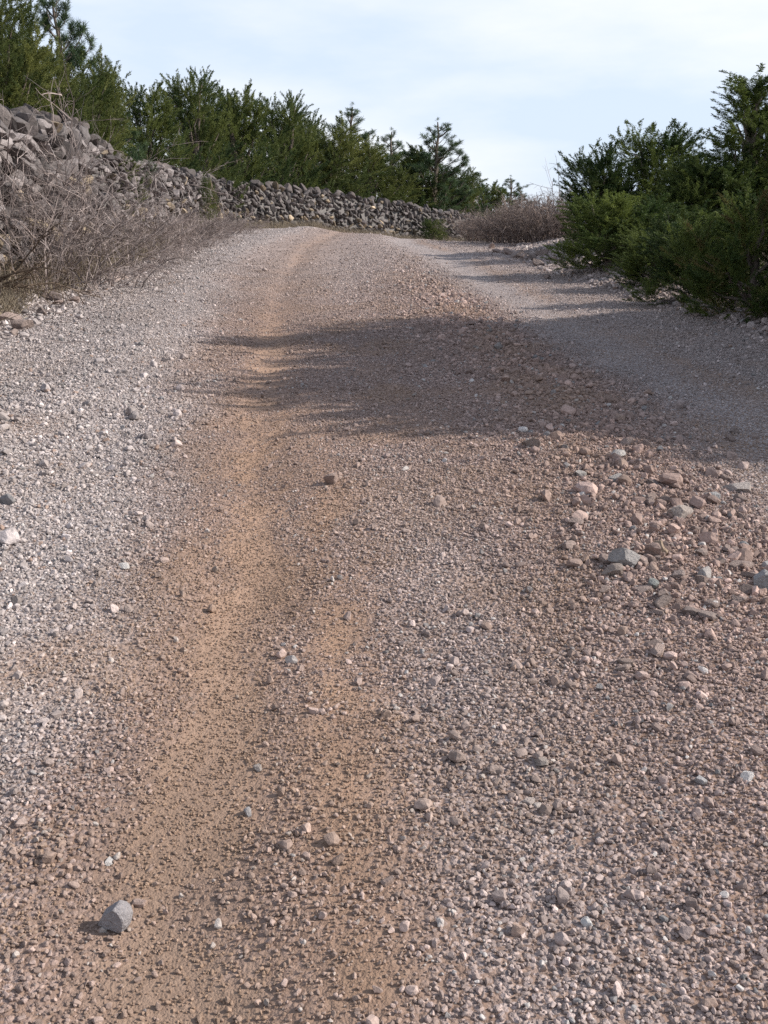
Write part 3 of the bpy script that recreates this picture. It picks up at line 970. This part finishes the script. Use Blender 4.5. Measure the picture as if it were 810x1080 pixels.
GL = "conifers growing behind the drystone wall"
T = [
    ('big_y', 52, 17.4, 42, 150, "yellow green conifer overhanging the wall, right of the one cut by the upper left corner", "conifer_tree"),
    ('big_y', -8, 15.8, -70, 190, "large yellow green conifer cut by the upper left corner of the photo", "conifer_tree"),
    ('tree_y', 98, 19.2, 62, 125, "broad green juniper pressed against the high end of the wall below the tall dark pine", "juniper_tree"),
    ('tree_a', 10, 18.5, 20, 150, "dark green juniper between the two yellow green conifers at the upper left", "juniper_tree"),
    ('pine_big', 86, 20.5, -28, 150, "tall dark pine rising behind the yellow green conifer at the upper left", "pine_tree"),
    ('pine_b', 124, 21.5, 48, 90, "slim dark pine with open branches right of the tall dark pine", "pine_tree"),
    ('tree_y', 112, 23.0, 88, 80, "yellow green juniper standing just behind the wall below the slim pine", "juniper_tree"),
    ('tree_a', 165, 30.5, 92, 100, "dark juniper with pointed top, first right of the slim pine", "juniper_tree"),
    ('tree_b', 206, 33.5, 80, 108, "tallest dark juniper with upright spiky shoots in the wall row", "juniper_tree"),
    ('tree_a', 258, 38, 96, 110, "wide dark juniper right of the tallest one in the wall row", "juniper_tree"),
    ('tree_b', 300, 41.5, 104, 95, "dark juniper with shoots leaning right over the wall", "juniper_tree"),
    ('tree_y', 345, 44, 134, 110, "yellow green rounded juniper in the middle of the wall row", "juniper_tree"),
    ('pine_a', 374, 48, 108, 112, "dark pine poking up behind the yellow green rounded juniper", "pine_tree"),
    ('tree_y', 392, 47.5, 152, 110, "lower yellow green juniper left of the pair of pines", "juniper_tree"),
    ('pine_b', 415, 52, 134, 90, "small open pine against the sky, left of the tallest far pine", "pine_tree"),
    ('tree_a', 440, 50.5, 158, 100, "dark green juniper filling in below the far pines", "juniper_tree"),
    ('pine_a', 456, 50, 124, 120, "tallest far pine with layered branches above the wall's bend", "pine_tree"),
    ('tree_b', 478, 52, 180, 80, "low dark juniper right of the tallest far pine", "juniper_tree"),
    ('pine_b', 496, 58, 176, 70, "small far pine near the wall's right end", "pine_tree"),
    ('tree_a', 515, 60, 194, 70, "small rounded juniper near the wall's right end", "juniper_tree"),
    ('pine_a', 537, 68, 184, 72, "lone distant pine above the brown brush", "pine_tree"),
    ('tree_b', 235, 42, 106, 95, "dark juniper showing only its tip behind the wide dark juniper", "juniper_tree"),
    ('tree_a', 322, 50, 126, 90, "far dark juniper behind the rounded yellow green juniper", "juniper_tree"),
]
for a in T: plant_px(*a, cat=a[6].replace("_", " ").replace("conifer tree", "conifer").split()[0], group=GL)
plant_px('bush_b', 221, 27, 190, 20, "small yellow green shrub growing in front of the wall beyond the bare shrubs", "evergreen_shrub", "shrub")
plant_px('bush_a', 458, 43.5, 232, 34, "low green shrub at the foot of the far wall", "evergreen_shrub", "shrub")

GRR = "junipers along the right roadside"
R = [
    ('right_l', 645, 14.5, 208, 130, "bright green bushy juniper at the left end of the right roadside row", "juniper_bush"),
    ('right_b', 700, 14.0, 222, 120, "dark shaded juniper bush right of the bright green one", "juniper_bush"),
    ('right_b', 635, 19.0, 165, 105, "rounded dark juniper behind the bright green bush", "juniper_bush"),
    ('right_a', 692, 19.5, 143, 130, "tall rounded juniper in the middle of the right row", "juniper_bush"),
    ('right_tall', 784, 17.6, 78, 190, "tallest juniper with pointed open crown on the right", "juniper_tree"),
    ('right_a', 745, 17.0, 172, 130, "dark juniper in front of the tallest juniper's trunk", "juniper_bush"),
    ('right_dry', 795, 9.7, 212, 170, "front juniper bush with yellowish dry sprigs at the right edge", "juniper_bush"),
    ('right_b', 737, 10.9, 236, 120, "low dark juniper bush left of the dry sprigged bush", "juniper_bush"),
    ('right_a', 700, 12.4, 246, 110, "low dark juniper filling the gap between the bright green and the dry sprigged bush", "juniper_bush"),
    ('right_b', 850, 19, 130, 120, "dark juniper cut by the right edge behind the tallest juniper", "juniper_bush"),
]
for a in R: plant_px(*a, cat="juniper", group=GRR)
for (x, y, h, w, k) in [(5.1, 8.9, 3.7, 1.5, 'right_tall'), (5.1, 7.7, 2.9, 2.3, 'right_a'), (5.2, 8.5, 3.2, 2.2, 'right_b'), (5.0, 9.2, 3.0, 2.0, 'right_a'), (5.7, 6.7, 3.2, 2.4, 'tree_a'), (5.4, 6.9, 3.0, 2.4, 'right_b'), (5.3, 5.9, 3.1, 2.2, 'tree_a'), (5.0, 8.3, 3.0, 2.4, 'right_b'),
                        (4.7, 7.0, 2.9, 2.2, 'right_a'), (4.6, 6.2, 2.6, 2.0, 'right_b'), (4.5, 5.5, 2.2, 1.9, 'right_a'), (5.6, 7.3, 3.0, 2.6, 'right_b'), (5.4, 6.5, 3.2, 2.4, 'right_a')]:
    plant(k, x, y, h, w, rz=x * 7 + y * 3, name="juniper_bush", cat="juniper", group="junipers shading the road", label="roadside juniper whose shadow falls across the gravel road")


# ------------------------------------------------------------------ bare shrubs and dry grass
def make_shrub(seed, h, w, stems, per1=7, per2=4, droop=.06, thick=.006, out=.6, wander=.16):
    rng = np.random.default_rng(seed)
    a = rng.uniform(0, 2 * PI, stems); r = w * .32 * np.sqrt(rng.random(stems))
    S = np.stack([r * np.cos(a), r * np.sin(a), np.full(stems, -.03)], -1)
    D = np.stack([np.cos(a) * out * rng.random(stems) + rng.normal(0, .2, stems), np.sin(a) * out * rng.random(stems) + rng.normal(0, .2, stems), np.ones(stems)], -1)
    P0 = grow(S, D, h * rng.uniform(.6, 1.25, stems), 9, wander, droop, rng)
    acc = Acc()
    def add(P, r0, r1):
        n, k, _ = P.shape
        v, q = tubes(P, np.linspace(r0, r1, k)[None].repeat(n, 0) * rng.lognormal(0, .35, (n, 1)), 3)
        acc.add(v, q, np.repeat(rng.uniform(.4, 1.5, (n, 1)).repeat(3, 1), k * 3, 0))
    add(P0, thick, thick * .35)
    p, t, i = sample_on(P0, per1, .2, 1, rng)
    P1 = grow(p, t + rng.normal(0, .55, (len(p), 3)), h * rng.uniform(.15, .42, len(p)), 6, wander * 1.2, droop * .5, rng)
    add(P1, thick * .5, thick * .25)
    if per2:
        p, t, i = sample_on(P1, per2, .15, 1, rng)
        P2 = grow(p, t + rng.normal(0, .6, (len(p), 3)), h * rng.uniform(.06, .18, len(p)), 4, wander, 0, rng)
        add(P2, thick * .33, thick * .2)
    return acc.mesh("branches")


SHR = [make_shrub(60, 1.25, 1.8, 36, per2=3, wander=.2), make_shrub(61, 1.0, 2.0, 42, per2=3, droop=.12, wander=.2), make_shrub(62, .85, 2.2, 90, droop=.05)]
for m_ in SHR: m_.materials.append(M_TWIG)
SHR.append(make_shrub(66, 1.9, 2.4, 40, per1=8, per2=4, droop=.03, thick=.006, out=.5, wander=.2)); SHR[3].materials.append(M_TWIG)
SHR_R = [make_shrub(63, 1.2, 1.5, 100, out=.35, droop=.0, wander=.12, thick=.008), make_shrub(64, 1.0, 1.6, 110, out=.5, droop=.02, thick=.008)]
for m_ in SHR_R: m_.materials.append(M_TWIGR)


def shrub(me, x, y, s, label, group, rz):
    o = link("bare_shrub", me, None, None, (x, y, float(H(x, y))), (0, 0, rz), s)
    return tag(o, label, "shrub", group)


GS = "leafless grey shrubs before the wall"
for (mi, px, Y, s, lab) in [
    (3, 30, 12.0, (1, 1, .9), "tallest thin leafless bramble climbing over the high wall"),
    (3, 74, 13.0, (1, 1, .8), "thin tangled bramble covering the wall right of the tallest bramble"),
    (0, 12, 11.2, (1, 1, 1.15), "nearest tangled leafless shrub before the wall at the left edge"),
    (0, 58, 12.6, (1.1, 1, 1.1), "tall leafless grey shrub hiding the stepped end of the high wall"),
    (1, 92, 12.6, (1, 1, .75), "arching leafless shrub spilling onto the gravel on the left"),
    (0, 108, 15.4, (1.0, 1, .75), "grey twiggy shrub against the wall below the yellow green juniper"),
    (1, 135, 16.4, (1, 1, .75), "wide leafless shrub with long arching pale stems"),
    (2, 165, 18.6, (1, 1, .85), "soft grey rounded shrub in the middle of the wall foot"),
    (2, 188, 21.3, (1, 1, .8), "smoke grey leafless shrub beyond the soft rounded one"),
    (2, 210, 24.6, (1.1, 1, .65), "low grey shrub at the bend of the wall"),
    (2, 236, 27.6, (1.1, 1, .55), "farthest low grey shrub ending at the road crest"),
]:
    shrub(SHR[mi], xat(px, Y, .8), Y, s, lab, GS, random.uniform(0, 6.28))
GB = "red brown leafless brush on the right verge"
for (mi, px, Y, s, lab) in [
    (1, 512, 25.6, (1, 1, .6), "leftmost low red brown leafless bush where the road vanishes"),
    (0, 532, 24.0, (1.1, 1, .6), "dense red brown leafless bush, second from the left of the brush"),
    (0, 556, 23.2, (1.1, 1, .68), "dense red brown leafless bush in the middle of the brush"),
    (1, 580, 22.4, (1.1, 1, .85), "tall red brown leafless bush beside the evergreen junipers"),
    (0, 570, 27.5, (1.2, 1, .75), "far red brown leafless bush behind the middle of the brush"),
    (1, 545, 29, (1.3, 1, .75), "far low leafless bush behind the left of the brush"),
]:
    shrub(SHR_R[mi], xat(px, Y, .8), Y, s, lab, GB, random.uniform(0, 6.28))
sap = make_shrub(70, 2.0, .3, 3, per1=7, per2=2, droop=-.05, thick=.010, out=.08, wander=.035); sap.materials.append(M_TWIG)
x_ = xat(588, 24.5); o = link("bare_sapling", sap, None, None, (x_, 24.5, float(H(x_, 24.5))), (0, 0, 0), (1, 1, 1))
tag(o, "thin pale leafless sapling standing against the sky above the brush", "sapling")
# dead branches reaching over the gravel, bottom left of the shrubs
for j, (px, py, lab) in enumerate([(-25, 330, "dark dead branch lying low over the gravel at the left edge, lower one"), (-20, 300, "dark dead branch arching above the lower one at the left edge")]):
    rng = np.random.default_rng(80 + j)
    x, y = at(px, py)
    P0 = grow(np.array([[0, 0, .05]] * 5), np.array([[1, .15, .35], [1, .3, .2], [1, -.2, .3], [1, .5, .3], [1, .0, .55]]), rng.uniform(.7, 1.25, 5), 9, .13, .06, rng)
    acc = Acc(); v, q = tubes(P0, np.linspace(.013, .004, 9)[None].repeat(5, 0), 5); acc.add(v, q)
    p, t, i = sample_on(P0, 9, .15, 1, rng)
    P1 = grow(p, t + rng.normal(0, .5, (len(p), 3)), rng.uniform(.12, .4, len(p)), 6, .18, .0, rng)
    v, q = tubes(P1, np.linspace(.006, .0025, 6)[None].repeat(len(P1), 0), 3); acc.add(v, q)
    p, t, i = sample_on(P1, 5, .1, 1, rng)
    P2 = grow(p, t + rng.normal(0, .6, (len(p), 3)), rng.uniform(.05, .15, len(p)), 4, .18, .0, rng)
    v, q = tubes(P2, np.linspace(.003, .002, 4)[None].repeat(len(P2), 0), 3); acc.add(v, q)
    tag(link("dead_branch", acc.mesh("dead_branch"), M_TWIGD, None, (x, y, float(H(x, y)) + .12 * j)), lab, "branch")

# dry grass: uncountable blades along both verges and below the far wall
rng = np.random.default_rng(90)
n = 1400
Yg = rng.uniform(8, 30, n)
xg = edge_l(Yg) - rng.uniform(-.05, 1.0, n) ** 1.0
n2 = 500
s2 = rng.uniform(28, WLEN - 1, n2); p2 = wpos(s2); t2 = wtan(s2); q2 = p2 + np.stack([t2[:, 1], -t2[:, 0]], -1) * rng.uniform(.4, 1.3, (n2, 1))
n3 = 40
y3 = rng.uniform(9, 27, n3); x3 = edge_r(y3) + rng.uniform(.5, 1.2, n3)
cx = np.concatenate([xg, q2[:, 0], x3]); cy = np.concatenate([Yg, q2[:, 1], y3])
per = 16
bx = np.repeat(cx, per) + rng.normal(0, .06, len(cx) * per); by = np.repeat(cy, per) + rng.normal(0, .06, len(cx) * per)
D = rng.normal(0, .42, (len(bx), 3)); D[:, 2] = 1
P = grow(np.stack([bx, by, H(bx, by) - .01], -1), D, rng.uniform(.10, .34, len(bx)), 4, .1, .14, rng)
v, q = tubes(P, np.linspace(.0045, .001, 4)[None].repeat(len(P), 0), 3)
acc = Acc(); acc.add(v, q, np.repeat(rng.uniform(.6, 1.2, (len(P), 1)).repeat(3, 1), 12, 0))
tag(link("dry_grass", acc.mesh("dry_grass"), M_STRAW), "tan dry grass in tufts along the verges and wall foot", "grass", kind="stuff")

rng = np.random.default_rng(95)
n = 900
yl = rng.uniform(7, 26, n); xl_ = edge_l(yl) + rng.normal(.1, .4, n)
S = np.stack([xl_, yl, H(xl_, yl) + .03], -1); D = rng.normal(0, 1, (n, 3)); D[:, 2] = rng.uniform(-.05, .25, n)
P = grow(S, D, rng.uniform(.08, .4, n), 5, .2, .05, rng)
v, q = tubes(P, np.linspace(.004, .002, 5)[None].repeat(n, 0), 3)
acc = Acc(); acc.add(v, q, np.repeat(rng.uniform(.5, 1.4, (n, 1)).repeat(3, 1), 15, 0))
tag(link("twig_litter", acc.mesh("twig_litter"), M_TWIG), "dry fallen twigs strewn along the left gravel verge", "twigs", kind="stuff")

# ------------------------------------------------------------------ light and sky
EL = math.radians(33)
sun_d = bpy.data.lights.new("sun", 'SUN'); sun_d.energy = 5.0; sun_d.angle = math.radians(.55); sun_d.color = (1.0, .93, .84)
sun = bpy.data.objects.new("sun", sun_d); COL.objects.link(sun)
AZ = math.radians(3)                                       # a touch ahead of straight right
sdir = Vector((math.cos(EL) * math.cos(AZ), math.cos(EL) * math.sin(AZ), math.sin(EL)))
sun.rotation_euler = (-sdir).to_track_quat('-Z', 'Y').to_euler()
w = bpy.data.worlds.new("World"); scene.world = w; w.use_nodes = True
ns, ls = w.node_tree.nodes, w.node_tree.links
bg = ns["Background"]
sky = ns.new("ShaderNodeTexSky"); sky.sky_type = 'NISHITA'; sky.sun_disc = False
sky.sun_elevation = EL; sky.sun_rotation = math.radians(90) - AZ
sky.air_density = 1.0; sky.dust_density = 1.2; sky.ozone_density = 1.0
tc = ns.new("ShaderNodeTexCoord")
mp = ns.new("ShaderNodeMapping"); mp.inputs["Scale"].default_value = (1.0, 1.3, 3.6); mp.inputs["Rotation"].default_value = (0, .12, .3)
ls.new(tc.outputs["Generated"], mp.inputs[0])
cl = ns.new("ShaderNodeTexNoise"); cl.inputs["Scale"].default_value = 2.3; cl.inputs["Detail"].default_value = 7; cl.inputs["Roughness"].default_value = .52
ls.new(mp.outputs[0], cl.inputs[0])
cr = ns.new("ShaderNodeValToRGB"); ls.new(cl.outputs[0], cr.inputs[0])
cr.color_ramp.elements[0].position = .43; cr.color_ramp.elements[0].color = (0, 0, 0, 1)
cr.color_ramp.elements[1].position = .66; cr.color_ramp.elements[1].color = (1, 1, 1, 1)
veil = ns.new("ShaderNodeMix"); veil.data_type = 'RGBA'                 # thin high cloud: bluish haze to white streaks
ls.new(cr.outputs[0], veil.inputs[0]); veil.inputs[6].default_value = (6.3, 7.3, 8.9, 1); veil.inputs[7].default_value = (8.9, 9.0, 9.3, 1)
mx = ns.new("ShaderNodeMix"); mx.data_type = 'RGBA'; 
sx = ns.new("ShaderNodeSeparateXYZ"); ls.new(tc.outputs["Generated"], sx.inputs[0])
mrz = ns.new("ShaderNodeMapRange"); ls.new(sx.outputs[2], mrz.inputs[0])      # the veil thins overhead
mrz.inputs[1].default_value = .34; mrz.inputs[2].default_value = .8; mrz.inputs[3].default_value = .86; mrz.inputs[4].default_value = .30
ls.new(mrz.outputs[0], mx.inputs[0])
ls.new(sky.outputs[0], mx.inputs[6]); ls.new(veil.outputs[2], mx.inputs[7])
ls.new(mx.outputs[2], bg.inputs[0]); bg.inputs[1].default_value = .10

scene.view_settings.view_transform = 'Standard'
scene.view_settings.look = 'None'
scene.view_settings.exposure = .33
scene.view_settings.gamma = 1
scene.cycles.max_bounces = 6
scene.cycles.use_denoising = False
